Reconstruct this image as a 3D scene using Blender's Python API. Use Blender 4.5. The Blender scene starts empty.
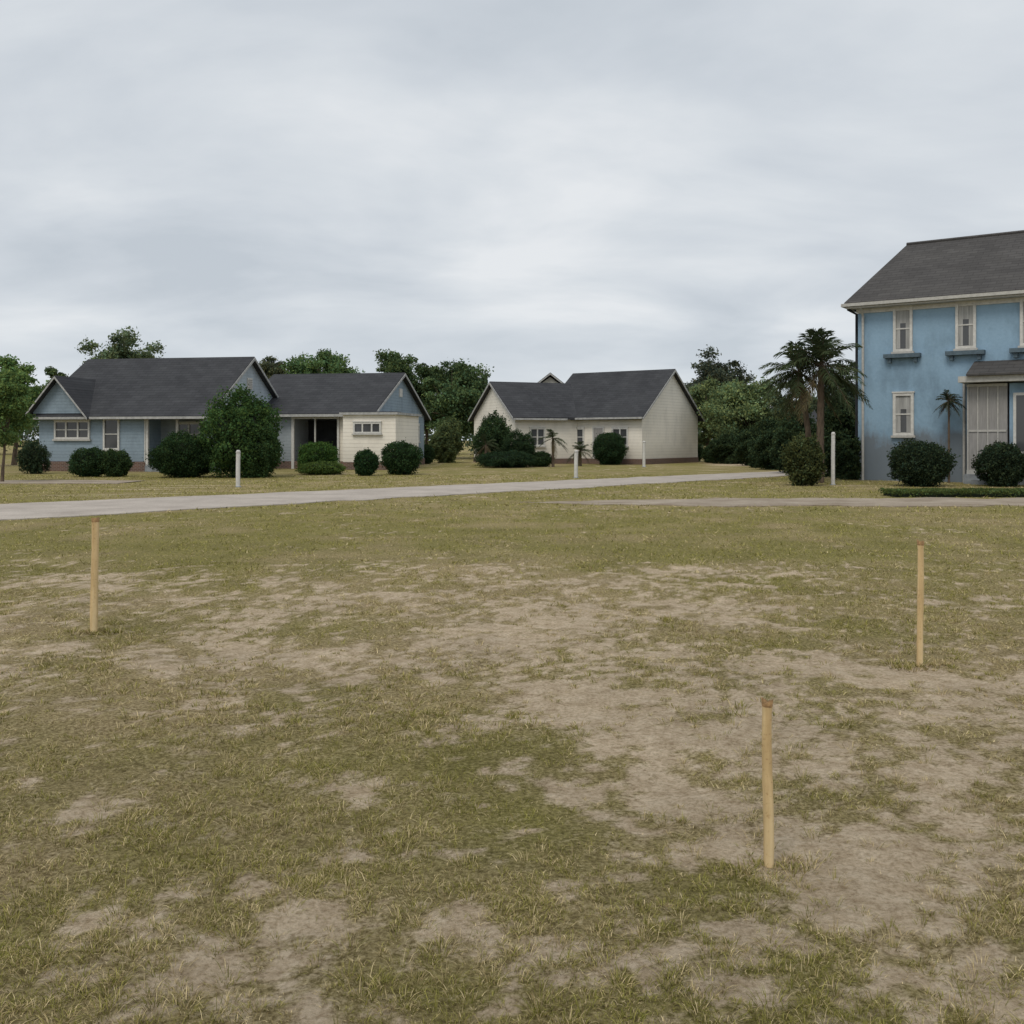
import bpy, math, numpy as np
from mathutils import Vector
R=math.radians
rng=np.random.default_rng(11)
scene=bpy.context.scene
COL=scene.collection

# ------------------------------------------------------------ noise helpers
LAT=np.random.default_rng(3).random((256,256))
def sstep(a,b,x):
    t=np.clip((x-a)/(b-a),0,1); return t*t*(3-2*t)
def vn(x,y):
    xi=np.floor(x).astype(int); yi=np.floor(y).astype(int)
    fx=x-xi; fy=y-yi; fx=fx*fx*(3-2*fx); fy=fy*fy*(3-2*fy)
    a=LAT[xi&255,yi&255]; b=LAT[(xi+1)&255,yi&255]; c=LAT[xi&255,(yi+1)&255]; d=LAT[(xi+1)&255,(yi+1)&255]
    return (a*(1-fx)+b*fx)*(1-fy)+(c*(1-fx)+d*fx)*fy
def fbm(x,y,o=4):
    s=0;t=0;a=1.0
    for i in range(o):
        c,s_=math.cos(.6*i),math.sin(.6*i)
        s=s+a*vn((x*c-y*s_)*2**i+17.3*i,(x*s_+y*c)*2**i+31.7*i); t+=a; a*=.55
    return s/t

# ------------------------------------------------------------ node helpers
def newmat(name):
    m=bpy.data.materials.new(name); m.use_nodes=True
    nt=m.node_tree; nt.nodes.clear()
    out=nt.nodes.new('ShaderNodeOutputMaterial'); b=nt.nodes.new('ShaderNodeBsdfPrincipled')
    nt.links.new(b.outputs[0],out.inputs[0])
    b.inputs['Roughness'].default_value=.85
    b.inputs['Specular IOR Level'].default_value=.25
    return m,nt,b
def N(nt,t,**k):
    n=nt.nodes.new(t)
    for a,v in k.items():
        if a in n.inputs.keys(): n.inputs[a].default_value=v
        else: setattr(n,a,v)
    return n
def ramp(nt,src,stops):
    r=nt.nodes.new('ShaderNodeValToRGB'); e=r.color_ramp.elements
    while len(e)<len(stops): e.new(.5)
    for i,(p,c) in enumerate(stops):
        e[i].position=p; e[i].color=(c[0],c[1],c[2],1)
    nt.links.new(src,r.inputs[0]); return r
def noise(nt,scale,detail=6,rough=.6,stretch=None,coord='Object'):
    tc=nt.nodes.new('ShaderNodeTexCoord'); n=nt.nodes.new('ShaderNodeTexNoise')
    n.inputs['Scale'].default_value=scale; n.inputs['Detail'].default_value=detail; n.inputs['Roughness'].default_value=rough
    if stretch:
        m=nt.nodes.new('ShaderNodeMapping'); m.inputs['Scale'].default_value=stretch
        nt.links.new(tc.outputs[coord],m.inputs[0]); nt.links.new(m.outputs[0],n.inputs['Vector'])
    else: nt.links.new(tc.outputs[coord],n.inputs['Vector'])
    return n
def mixc(nt,f,a,b,mode='MIX'):
    m=nt.nodes.new('ShaderNodeMix'); m.data_type='RGBA'; m.blend_type=mode
    for i,v in ((0,f),(6,a),(7,b)):
        if isinstance(v,bpy.types.NodeSocket): nt.links.new(v,m.inputs[i])
        elif i==0: m.inputs[0].default_value=v
        else: m.inputs[i].default_value=(v[0],v[1],v[2],1)
    return m.outputs[2]
def bump(nt,b,h,strength=.4,dist=.02):
    n=nt.nodes.new('ShaderNodeBump'); n.inputs['Strength'].default_value=strength; n.inputs['Distance'].default_value=dist
    nt.links.new(h,n.inputs['Height']); nt.links.new(n.outputs[0],b.inputs['Normal'])

def paint(name,col,var=.18,siding=0,stain=.25,rough=.8,sh=3.2,scol=None):
    m,nt,b=newmat(name); b.inputs['Roughness'].default_value=rough
    n=noise(nt,.9,7,.65,(1,1,.45)); n2=noise(nt,9,5,.6)
    dark=tuple(c*(1-var*1.6) for c in col); light=tuple(min(1,c*(1+var*.5)) for c in col)
    r=ramp(nt,n.outputs[0],[(.3,dark),(.52,col),(.75,light)])
    c=mixc(nt,.25,r.outputs[0],n2.outputs[0],'SOFT_LIGHT')
    tc=nt.nodes.new('ShaderNodeTexCoord'); sx=nt.nodes.new('ShaderNodeSeparateXYZ'); nt.links.new(tc.outputs['Object'],sx.inputs[0])
    ad=N(nt,'ShaderNodeMath',operation='MULTIPLY_ADD'); nt.links.new(n.outputs[0],ad.inputs[0]); ad.inputs[1].default_value=-sh; nt.links.new(sx.outputs[2],ad.inputs[2])
    mr=nt.nodes.new('ShaderNodeMapRange'); mr.inputs[1].default_value=-1.0; mr.inputs[2].default_value=-.2; mr.inputs[3].default_value=stain; mr.inputs[4].default_value=0
    nt.links.new(ad.outputs[0],mr.inputs[0])
    c=mixc(nt,mr.outputs[0],c,scol or tuple(.25*x+.05 for x in col))
    if siding:
        d=N(nt,'ShaderNodeMath',operation='DIVIDE'); nt.links.new(sx.outputs[2],d.inputs[0]); d.inputs[1].default_value=siding
        f=N(nt,'ShaderNodeMath',operation='FRACT'); nt.links.new(d.outputs[0],f.inputs[0])
        rr=ramp(nt,f.outputs[0],[(0,(.55,.55,.55)),(.14,(1,1,1)),(1,(1,1,1))])
        c=mixc(nt,.5,c,rr.outputs[0],'MULTIPLY')
        bump(nt,b,f.outputs[0],.6,-.02)
    else: bump(nt,b,n2.outputs[0],.3,.02)
    nt.links.new(c,b.inputs['Base Color']); return m
def plain(name,col,var=.15,scale=6,rough=.8,bs=.2,stretch=None):
    m,nt,b=newmat(name); b.inputs['Roughness'].default_value=rough
    n=noise(nt,scale,6,.6,stretch)
    r=ramp(nt,n.outputs[0],[(.3,tuple(c*(1-var*1.5) for c in col)),(.7,tuple(min(1,c*(1+var)) for c in col))])
    nt.links.new(r.outputs[0],b.inputs['Base Color']); bump(nt,b,n.outputs[0],bs,.02); return m
def roofmat(name,col,row=.28):
    m,nt,b=newmat(name); b.inputs['Roughness'].default_value=.95; b.inputs['Specular IOR Level'].default_value=.12
    tc=nt.nodes.new('ShaderNodeTexCoord'); sx=nt.nodes.new('ShaderNodeSeparateXYZ'); nt.links.new(tc.outputs['Object'],sx.inputs[0])
    cb=nt.nodes.new('ShaderNodeCombineXYZ'); nt.links.new(sx.outputs[0],cb.inputs[0]); nt.links.new(sx.outputs[2],cb.inputs[1])
    br=nt.nodes.new('ShaderNodeTexBrick'); nt.links.new(cb.outputs[0],br.inputs['Vector'])
    br.inputs['Scale'].default_value=1; br.inputs['Brick Width'].default_value=.5; br.inputs['Row Height'].default_value=row*.5; br.inputs['Mortar Size'].default_value=.010
    br.inputs['Color1'].default_value=(*[c*1.12 for c in col],1); br.inputs['Color2'].default_value=(*[c*.9 for c in col],1); br.inputs['Mortar'].default_value=(*[c*.65 for c in col],1)
    n=noise(nt,.7,7,.7,(1,1,.5)); r=ramp(nt,n.outputs[0],[(.3,(.7,.7,.72)),(.7,(1.05,1.05,1.05))])
    c=mixc(nt,1,br.outputs[0],r.outputs[0],'MULTIPLY')
    nt.links.new(c,b.inputs['Base Color']); bump(nt,b,br.outputs[1],.3,-.02); return m
def brickmat(name):
    m,nt,b=newmat(name)
    tc=nt.nodes.new('ShaderNodeTexCoord'); sx=nt.nodes.new('ShaderNodeSeparateXYZ'); nt.links.new(tc.outputs['Object'],sx.inputs[0])
    ad=N(nt,'ShaderNodeMath',operation='ADD'); nt.links.new(sx.outputs[0],ad.inputs[0]); nt.links.new(sx.outputs[1],ad.inputs[1])
    cb=nt.nodes.new('ShaderNodeCombineXYZ'); nt.links.new(ad.outputs[0],cb.inputs[0]); nt.links.new(sx.outputs[2],cb.inputs[1])
    br=nt.nodes.new('ShaderNodeTexBrick'); nt.links.new(cb.outputs[0],br.inputs['Vector'])
    br.inputs['Scale'].default_value=1; br.inputs['Brick Width'].default_value=.22; br.inputs['Row Height'].default_value=.075; br.inputs['Mortar Size'].default_value=.01
    br.inputs['Color1'].default_value=(.16,.085,.06,1); br.inputs['Color2'].default_value=(.10,.06,.045,1); br.inputs['Mortar'].default_value=(.22,.19,.17,1)
    nt.links.new(br.outputs[0],b.inputs['Base Color']); return m
def glassmat():
    m,nt,b=newmat('window_glass'); b.inputs['Base Color'].default_value=(.07,.072,.075,1); b.inputs['Roughness'].default_value=.12
    b.inputs['Specular IOR Level'].default_value=.6
    n=noise(nt,1.5,3,.5); bump(nt,b,n.outputs[0],.15,.02); return m
def leafmat(name='foliage',tr=.25):
    m=bpy.data.materials.new(name); m.use_nodes=True; nt=m.node_tree; nt.nodes.clear()
    out=nt.nodes.new('ShaderNodeOutputMaterial'); d=nt.nodes.new('ShaderNodeBsdfDiffuse')
    a=nt.nodes.new('ShaderNodeAttribute'); a.attribute_name='Col'
    nt.links.new(a.outputs[0],d.inputs['Color'])
    if tr>0:
        t=nt.nodes.new('ShaderNodeBsdfTranslucent'); mx=nt.nodes.new('ShaderNodeMixShader'); nt.links.new(a.outputs[0],t.inputs[0])
        mx.inputs[0].default_value=tr
        nt.links.new(d.outputs[0],mx.inputs[1]); nt.links.new(t.outputs[0],mx.inputs[2]); nt.links.new(mx.outputs[0],out.inputs[0])
    else: nt.links.new(d.outputs[0],out.inputs[0])
    return m

M=dict(
 blue=paint('blue_siding',(.255,.325,.385),siding=.17),
 paleblue=paint('pale_blue_siding',(.42,.48,.53),siding=.17),
 greyblue=paint('grey_blue_wall',(.34,.38,.41),siding=.17),
 stucco=paint('blue_stucco',(.26,.39,.515),var=.20,stain=.9,sh=4.8,scol=(.15,.17,.19)),
 cream=paint('cream_wall',(.82,.77,.68),siding=.2,var=.10,stain=.3),
 white=plain('white_trim',(.60,.59,.56),.12,8),
 rake=plain('weathered_white_board',(.40,.40,.39),.2,5),
 offwhite=plain('off_white_trim',(.46,.45,.42),.12,8),
 roof=roofmat('grey_shingles',(.064,.066,.071)),
 roof2=roofmat('brown_grey_shingles',(.092,.088,.085)),
 roof3=roofmat('light_grey_shingles',(.12,.125,.135)),
 brick=brickmat('brick_base'),
 glass=glassmat(),
 curtain=plain('curtain_fabric',(.38,.38,.37),.25,3,.9,.1,(6,6,.3)),
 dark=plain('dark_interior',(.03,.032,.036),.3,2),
 grey=plain('grey_shutter',(.30,.29,.28),.12,5,.7,.2,(4,4,.4)),
 conc=plain('weathered_concrete',(.24,.26,.28),.25,3),
 sill=plain('slate_sill',(.10,.14,.17),.2,6),
 bark=plain('bark',(.12,.09,.065),.4,9,.95,.6,(1,1,.3)),
 leaf=leafmat(tr=.3), grass=leafmat('grass_blades',0),
 core=plain('shrub_inner_shade',(.014,.022,.010),.4,6),  # near-black fill: shade between the leaves put into the colour
)

# ------------------------------------------------------------ mesh helpers
def link(o,parent=None):
    COL.objects.link(o)
    if parent is not None: o.parent=parent
    return o
def empty(name,loc=(0,0,0),rz=0):
    e=bpy.data.objects.new(name,None); e.location=loc; e.rotation_euler=(0,0,rz); e.empty_display_size=.5
    COL.objects.link(e); return e
class MB:
    def __init__(s): s.v=[];s.f=[];s.m=[];s.mats=[]
    def mi(s,mat):
        if mat not in s.mats: s.mats.append(mat)
        return s.mats.index(mat)
    def box(s,x0,x1,y0,y1,z0,z1,mat):
        b=len(s.v); i=s.mi(mat)
        s.v+=[(x0,y0,z0),(x1,y0,z0),(x1,y1,z0),(x0,y1,z0),(x0,y0,z1),(x1,y0,z1),(x1,y1,z1),(x0,y1,z1)]
        for f in ((0,3,2,1),(4,5,6,7),(0,1,5,4),(1,2,6,5),(2,3,7,6),(3,0,4,7)):
            s.f.append(tuple(b+k for k in f)); s.m.append(i)
    def prism(s,prof,a0,a1,mat,axis='x'):
        b=len(s.v); n=len(prof); i=s.mi(mat)
        for a in (a0,a1):
            for p,z in prof: s.v.append((a,p,z) if axis=='x' else (p,a,z))
        s.f.append(tuple(b+k for k in range(n))[::-1]); s.m.append(i)
        s.f.append(tuple(b+n+k for k in range(n))); s.m.append(i)
        for k in range(n):
            k2=(k+1)%n; s.f.append((b+k,b+k2,b+n+k2,b+n+k)); s.m.append(i)
    def tube(s,pts,rad,mat,seg=8,cap=True):
        i=s.mi(mat); b=len(s.v); pts=[Vector(p) for p in pts]
        for k,p in enumerate(pts):
            d=(pts[min(k+1,len(pts)-1)]-pts[max(k-1,0)]).normalized()
            u=d.orthogonal() if abs(d.z)<.9 else d.cross(Vector((0,1,0)))
            u.normalize(); w=d.cross(u)
            for j in range(seg):
                a=2*math.pi*j/seg; q=p+(u*math.cos(a)+w*math.sin(a))*rad[k]; s.v.append(tuple(q))
        for k in range(len(pts)-1):
            for j in range(seg):
                j2=(j+1)%seg
                s.f.append((b+k*seg+j,b+k*seg+j2,b+(k+1)*seg+j2,b+(k+1)*seg+j)); s.m.append(i)
        if cap:
            s.f.append(tuple(b+(len(pts)-1)*seg+j for j in range(seg))); s.m.append(i)
    def build(s,name,parent=None,smooth=False,bevel=0):
        me=bpy.data.meshes.new(name); me.from_pydata(s.v,[],s.f)
        for m in s.mats: me.materials.append(m)
        me.polygons.foreach_set('material_index',s.m)
        if smooth: me.polygons.foreach_set('use_smooth',[True]*len(s.f))
        me.update()
        import bmesh
        bm=bmesh.new(); bm.from_mesh(me); bmesh.ops.recalc_face_normals(bm,faces=bm.faces); bm.to_mesh(me); bm.free()
        o=bpy.data.objects.new(name,me); link(o,parent)
        return o
def npmesh(name,V,k,col,mat,parent=None,smooth=False):
    n=len(V)//k; me=bpy.data.meshes.new(name)
    me.vertices.add(n*k); me.vertices.foreach_set('co',V.astype(np.float32).ravel())
    me.loops.add(n*k); me.loops.foreach_set('vertex_index',np.arange(n*k,dtype=np.int32))
    me.polygons.add(n); me.polygons.foreach_set('loop_start',np.arange(0,n*k,k,dtype=np.int32))
    me.update(calc_edges=True); me.validate()
    a=me.color_attributes.new('Col','FLOAT_COLOR','POINT')
    c=np.ones((n*k,4),np.float32); c[:,:3]=np.repeat(col,k,axis=0) if len(col)==n else col
    a.data.foreach_set('color',c.ravel())
    me.materials.append(mat); o=bpy.data.objects.new(name,me); link(o,parent); return o
def unit(a): return a/np.maximum(np.linalg.norm(a,axis=1,keepdims=True),1e-9)
def leafquads(P,size,nrm=None,jit=1.0,aspect=.5,g=rng):
    n=len(P); q=g.normal(size=(n,3))
    if nrm is not None: q=nrm+q*jit
    q=unit(q); t=unit(np.cross(q,g.normal(size=(n,3)))); b=np.cross(q,t)
    s=(size*(.6+.8*g.random(n)))[:,None]
    T=t*s*.5; B=b*s*.5*aspect
    return np.stack([P-T,P+B,P+T,P-B],1).reshape(-1,3)
def leafcols(n,base,g=rng,var=.35,hue=.15,P=None,sc=1.0,gain=1.0):
    b=np.array(base)[None,:]*gain; k=1+var*(g.random((n,1))-.5)*2
    if P is not None:
        k=k*(.5+1.0*fbm(P[:,0]*sc+P[:,1]*.37*sc+50,P[:,2]*sc+P[:,1]*.61*sc+50,3)[:,None])
    h=(g.random((n,1))-.5)*2*hue
    c=b*k; c=np.concatenate([c[:,:1]*(1+h*1.6),c[:,1:2]*(1+h*.4),c[:,2:]*(1-h)],1)
    return np.clip(c,0.002,.9)

def crown_leaves(blobs,n,g,soft=.32):
    bl=np.array(blobs); vol=bl[:,3]**2; idx=g.choice(len(bl),n,p=vol/vol.sum())
    d=unit(g.normal(size=(n,3))); r=np.abs(.72+soft*g.normal(size=n))
    P=bl[idx,:3]+d*bl[idx,3:]*r[:,None]
    return P,d,idx

def tree(name,X,Y,H,W,trunkh,base=(.055,.085,.03),n=9000,leaf=.22,nblob=34,seed=1,crown0=None,shape=1.0,trunkr=None,sparse=0.0,lean=0,gain=2.35):
    g=np.random.default_rng(seed); e=empty(name,(X,Y,0))
    c0=trunkh if crown0 is None else crown0; ch=(H-c0)/2; cz=c0+ch
    base=(base[0]*1.10,base[1]*.96,base[2]*1.10)
    blobs=[]; nblob=int(nblob*1.7)
    for i in range(nblob):
        d=g.normal(size=3); d/=np.linalg.norm(d); r=g.random()**.5*.86
        z=cz+d[2]*ch*r; w=W/2*(1-.25*shape*max(0,(z-cz)/ch))
        br=W*(.055+.10*g.random()**1.3)*(1-sparse*.35)
        x=d[0]*w*r+lean*(z-c0); y=d[1]*w*r
        z=min(z,H-br*.7*(.6+.8*g.random()))
        blobs.append((x,y,z,br,br,br*(.5+.35*g.random())))
    P,d,idx=crown_leaves(blobs,n,g)
    V=leafquads(P,np.full(n,leaf),None,1.0,.55,g)
    col=leafcols(n,base,g,P=P,sc=.9,gain=gain)*(.72+.56*g.random(len(blobs)))[idx][:,None]
    mb=MB(); tr=trunkr or max(.10,H*.02)
    top=(lean*ch,0,cz)
    pts=[(0,0,-.1),(.03*H*.3,0,c0*.5),(.02*H,.02*H*.3,c0),(top[0]*.8,0,cz),(top[0],0,H-ch*.4)]
    mb.tube(pts,[tr*1.35,tr,tr*.85,tr*.5,tr*.15],M['bark'],9)
    for i in range(0,len(blobs),3):
        b=blobs[i]; t=.1+.6*g.random(); s=(pts[2][0],pts[2][1],c0*.85+(cz-c0)*t)
        mid=((s[0]+b[0])/2+g.normal()*.1,(s[1]+b[1])/2,(s[2]+b[2])/2+.2)
        mb.tube([s,mid,(b[0],b[1],b[2])],[tr*.35,tr*.22,tr*.07],M['bark'],5)
    mb.build('trunk',e,True)
    npmesh('crown',V,4,col,M['leaf'],e)
    return e
def bush(name,X,Y,w,h,base=(.03,.05,.022),n=None,leaf=.075,seed=1,d=None,rough=.10,flat=.0,z0=0,gain=1.7):
    g=np.random.default_rng(seed); e=empty(name,(X,Y,0)); d=d or w
    n=n or int(5200*w*h); n=min(n,24000)
    q=unit(g.normal(size=(n,3)))
    bumps=1+(rough+.07)*(fbm(q[:,0]*3+seed*5+q[:,1]*2+20,q[:,2]*3+q[:,1]*2.3+20,4)-.5)*4
    r=bumps*(1-.22*g.random(n)**2+.05*g.normal(size=n)+.16*(g.random(n)>.95)*g.random(n))
    A=np.array([w/2,d/2,h*.52])
    P=q*A*r[:,None]; P[:,2]+=h*.5+z0; P=P[P[:,2]>.0]
    n=len(P)
    V=leafquads(P,np.full(n,leaf),None,1,.6,g)
    npmesh('leaves',V,4,leafcols(n,base,g,.4,.15,P,2.2,gain),M['leaf'],e)
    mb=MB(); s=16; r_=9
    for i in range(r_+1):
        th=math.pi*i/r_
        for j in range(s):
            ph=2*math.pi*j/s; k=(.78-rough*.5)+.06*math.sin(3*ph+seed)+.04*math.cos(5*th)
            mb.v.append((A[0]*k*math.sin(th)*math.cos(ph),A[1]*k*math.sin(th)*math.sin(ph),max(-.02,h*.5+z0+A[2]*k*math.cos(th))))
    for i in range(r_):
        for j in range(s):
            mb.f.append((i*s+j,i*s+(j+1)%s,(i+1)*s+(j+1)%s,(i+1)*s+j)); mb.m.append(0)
    mb.mats=[M['core']]; mb.build('dark_core',e,True)  # solid dark core, added to block sky through the leaf shell
    return e

# ------------------------------------------------------------ world, sun, camera
w=bpy.data.worlds.new('World'); scene.world=w; w.use_nodes=True; nt=w.node_tree; nt.nodes.clear()
SE,SR=52,205
out=nt.nodes.new('ShaderNodeOutputWorld'); sky=nt.nodes.new('ShaderNodeTexSky'); sky.sky_type='NISHITA'; sky.sun_disc=False
sky.sun_elevation=R(SE); sky.sun_rotation=R(SR)
bg1=nt.nodes.new('ShaderNodeBackground'); bg1.inputs[1].default_value=.08; nt.links.new(sky.outputs[0],bg1.inputs[0])
tc=nt.nodes.new('ShaderNodeTexCoord'); sx=nt.nodes.new('ShaderNodeSeparateXYZ'); nt.links.new(tc.outputs['Generated'],sx.inputs[0])
zz=N(nt,'ShaderNodeMath',operation='MAXIMUM'); nt.links.new(sx.outputs[2],zz.inputs[0]); zz.inputs[1].default_value=0
za=N(nt,'ShaderNodeMath',operation='ADD'); nt.links.new(zz.outputs[0],za.inputs[0]); za.inputs[1].default_value=.20
dx=N(nt,'ShaderNodeMath',operation='DIVIDE'); nt.links.new(sx.outputs[0],dx.inputs[0]); nt.links.new(za.outputs[0],dx.inputs[1])
dy=N(nt,'ShaderNodeMath',operation='DIVIDE'); nt.links.new(sx.outputs[1],dy.inputs[0]); nt.links.new(za.outputs[0],dy.inputs[1])
cb=nt.nodes.new('ShaderNodeCombineXYZ'); nt.links.new(dx.outputs[0],cb.inputs[0]); nt.links.new(dy.outputs[0],cb.inputs[1])
mp=nt.nodes.new('ShaderNodeMapping'); mp.inputs['Scale'].default_value=(.85,1.1,1); mp.inputs['Rotation'].default_value=(0,0,R(-16)); mp.inputs['Location'].default_value=(9.1,6.4,0)
nt.links.new(cb.outputs[0],mp.inputs[0])
n1=N(nt,'ShaderNodeTexNoise',Scale=1.45,Detail=8.0,Roughness=.5,Distortion=.3); nt.links.new(mp.outputs[0],n1.inputs['Vector'])
cr=ramp(nt,n1.outputs[0],[(.34,(.55,.60,.655)),(.45,(.63,.675,.725)),(.54,(.70,.74,.78)),(.66,(.81,.835,.86))])
mr=nt.nodes.new('ShaderNodeMapRange'); nt.links.new(zz.outputs[0],mr.inputs[0]); mr.inputs[1].default_value=0; mr.inputs[2].default_value=.14; mr.inputs[3].default_value=.5; mr.inputs[4].default_value=0
cc=mixc(nt,mr.outputs[0],cr.outputs[0],(.69,.75,.81))
bg2=nt.nodes.new('ShaderNodeBackground'); bg2.inputs[1].default_value=1.0; nt.links.new(cc,bg2.inputs[0])
mx=nt.nodes.new('ShaderNodeMixShader'); mx.inputs[0].default_value=.95
nt.links.new(bg1.outputs[0],mx.inputs[1]); nt.links.new(bg2.outputs[0],mx.inputs[2]); nt.links.new(mx.outputs[0],out.inputs[0])

sl=bpy.data.lights.new('sun','SUN'); sl.energy=1.4; sl.angle=R(25); sl.color=(1,.93,.82)
so=bpy.data.objects.new('sun',sl); link(so)
az=R(SR); sd=Vector((math.sin(az)*math.cos(R(SE)),math.cos(az)*math.cos(R(SE)),math.sin(R(SE))))
so.rotation_euler=sd.to_track_quat('Z','Y').to_euler(); so.location=(0,-10,30)

CH=1.6
cam=bpy.data.cameras.new('camera'); co=bpy.data.objects.new('camera',cam); link(co); scene.camera=co
cam.sensor_width=36; cam.lens=36*1000/1024; cam.shift_y=-(512-440)/1024; cam.clip_end=5000; cam.clip_start=.05
co.location=(0,0,CH); co.rotation_euler=(R(90),0,0)
scene.view_settings.view_transform='Standard'; scene.view_settings.look='None'; scene.view_settings.exposure=0

# ------------------------------------------------------------ ground
def G(x,y):
    Yd=1600/(y-440); return ((x-512)*Yd/1000,Yd)
DIRT=[
 (270,655,1.2,.45,.20),(560,605,1.9,.8,.16),(575,700,.42,.55,.36),(805,665,.45,.45,.34),
 (920,765,.7,.6,.22),(880,880,.42,.42,.34),(590,785,.35,.35,.24),(230,610,1.5,.7,.12),(330,905,.25,.2,.22),(180,950,.3,.3,.24),(280,1010,.3,.2,.24),(560,955,.35,.2,.18),
 (660,735,.5,.5,.20),(500,640,1.0,.8,.16),(700,690,.7,.7,.14),(800,850,.3,.4,.24),(960,700,.7,1.0,.12),(960,990,.3,.15,.2),(500,575,1.8,1.0,.12),(480,900,.4,.3,.10)]
GREEN=[(835,790,.30,.28,.2),(90,780,.9,1.1,.16),(780,548,2.5,1.6,.16),(530,545,2.5,1.6,.14),(385,870,.3,.35,.16),(310,628,.5,.3,.16),(60,660,1.0,1.0,.14),(330,710,.6,.5,.16),(480,820,.4,.4,.14),(745,884,.22,.13,.25),(420,975,.3,.12,.2),(600,1000,.3,.1,.1),(170,545,2,2,.1),(960,640,.8,.5,.1),(60,900,.4,.5,.16),(600,860,.3,.2,.12),(200,850,.5,.5,.12)]
def far_line(X): return X+37.2
def near_line(X): return 1.1*X+30.9
def path_mask(X,Y):
    road=(Y>near_line(X)+.1)&(Y<far_line(X)-.1)&(X<20)
    t=np.clip((X-.2)/4.5,0,1); cy=25.4; hw=.15+1.35*t
    p=(X>.2)&(np.abs(Y-cy-.02*X)<hw-.15)
    d=(X<-14.3)&(Y>36.2-.05*(X+14))&(Y<39.2-.05*(X+14))
    return road|p|d
def field(X,Y):
    n=fbm(X*.9+3,Y*.8+9,3); n2=fbm(X*4.2+40,Y*3.8+7,4); n3=fbm(X*15+5,Y*14+80,3)
    v=.24*n+.38*n2+.38*n3; v=.5+1.55*(v-.5)
    s=0;sg=0
    for px,py,rx,ry,a in DIRT:
        x0,y0=G(px,py); s=s+a*np.exp(-((X-x0)/rx)**2-((Y-y0)/ry)**2)
    for px,py,rx,ry,a in GREEN:
        x0,y0=G(px,py); sg=sg+a*np.exp(-((X-x0)/rx)**2-((Y-y0)/ry)**2)
    v=v+(s-.8*sg)*.70-.030-.16*sstep(11,15,Y)
    d=sstep(.44,.72,v)
    gr=np.clip(.30+1.9*(fbm(X*1.0+60,Y*.8+20,4)-.5)-s*.7+sg*1.3+.44*sstep(9,15,Y),0,1)
    return d,gr
def height(X,Y):
    k=1-sstep(12,18,Y)
    return (.10*(fbm(X*.5+90,Y*.5+90,3)-.5)+.03*(fbm(X*4+9,Y*4+9,3)-.5))*k*(1-sstep(15,25,np.abs(X)))
xs=np.concatenate([-np.geomspace(2500,9.2,46),np.arange(-9,9.001,.045),np.geomspace(9.2,2500,46)])
ys=np.concatenate([[-400,-100,-30,-10,-3,0,1,1.8],np.geomspace(2.3,60,340),np.geomspace(64,3500,36)])
GX,GY=np.meshgrid(xs,ys); gx=GX.ravel(); gy=GY.ravel(); gz=height(gx,gy)
nx,ny=len(xs),len(ys)
ii=np.arange(nx*ny).reshape(ny,nx); F=np.stack([ii[:-1,:-1],ii[:-1,1:],ii[1:,1:],ii[1:,:-1]],-1).reshape(-1,4)
me=bpy.data.meshes.new('ground'); me.vertices.add(nx*ny); me.vertices.foreach_set('co',np.stack([gx,gy,gz],1).astype(np.float32).ravel())
me.loops.add(F.size); me.loops.foreach_set('vertex_index',F.astype(np.int32).ravel()); me.polygons.add(len(F)); me.polygons.foreach_set('loop_start',np.arange(0,F.size,4,dtype=np.int32))
me.polygons.foreach_set('use_smooth',np.ones(len(F),bool)); me.update(calc_edges=True)
d,gr=field(gx,gy); a=me.color_attributes.new('Col','FLOAT_COLOR','POINT')
a.data.foreach_set('color',np.stack([d,gr,d*0,d*0+1],1).astype(np.float32).ravel())
m,nt,b=newmat('grassy_earth'); b.inputs['Roughness'].default_value=.95; b.inputs['Specular IOR Level'].default_value=.08
at=nt.nodes.new('ShaderNodeAttribute'); at.attribute_name='Col'; sp=nt.nodes.new('ShaderNodeSeparateColor'); nt.links.new(at.outputs[0],sp.inputs[0])
nf=noise(nt,45,8,.75); nm=noise(nt,9,6,.7); nl=noise(nt,1.1,5,.6)
dry=ramp(nt,nf.outputs[0],[(.38,(.17,.125,.06)),(.62,(.52,.42,.23))]); grn=ramp(nt,nf.outputs[0],[(.38,(.12,.105,.032)),(.62,(.36,.32,.115))])
c=mixc(nt,sp.outputs[1],dry.outputs[0],grn.outputs[0])
dirt=ramp(nt,nm.outputs[0],[(.28,(.42,.32,.205)),(.5,(.62,.50,.355)),(.72,(.76,.64,.48))])
df=ramp(nt,nf.outputs[0],[(.36,(.62,.58,.52)),(.56,(1.05,1.05,1.05))]); dirtc=mixc(nt,1,dirt.outputs[0],df.outputs[0],'MULTIPLY')
ad=N(nt,'ShaderNodeMath',operation='MULTIPLY_ADD'); nt.links.new(nf.outputs[0],ad.inputs[0]); ad.inputs[1].default_value=1.4; nt.links.new(sp.outputs[0],ad.inputs[2])
ad2=N(nt,'ShaderNodeMath',operation='MULTIPLY_ADD'); nt.links.new(nm.outputs[0],ad2.inputs[0]); ad2.inputs[1].default_value=.6; nt.links.new(ad.outputs[0],ad2.inputs[2])
dm=nt.nodes.new('ShaderNodeMapRange'); nt.links.new(ad2.outputs[0],dm.inputs[0]); dm.inputs[1].default_value=1.05; dm.inputs[2].default_value=1.7
c=mixc(nt,dm.outputs[0],c,dirtc)
lr=ramp(nt,nl.outputs[0],[(.3,(.85,.85,.85)),(.7,(1.1,1.1,1.1))]); c=mixc(nt,1,c,lr.outputs[0],'MULTIPLY')
nt.links.new(c,b.inputs['Base Color']); bump(nt,b,nf.outputs[0],.9,.04)
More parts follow.
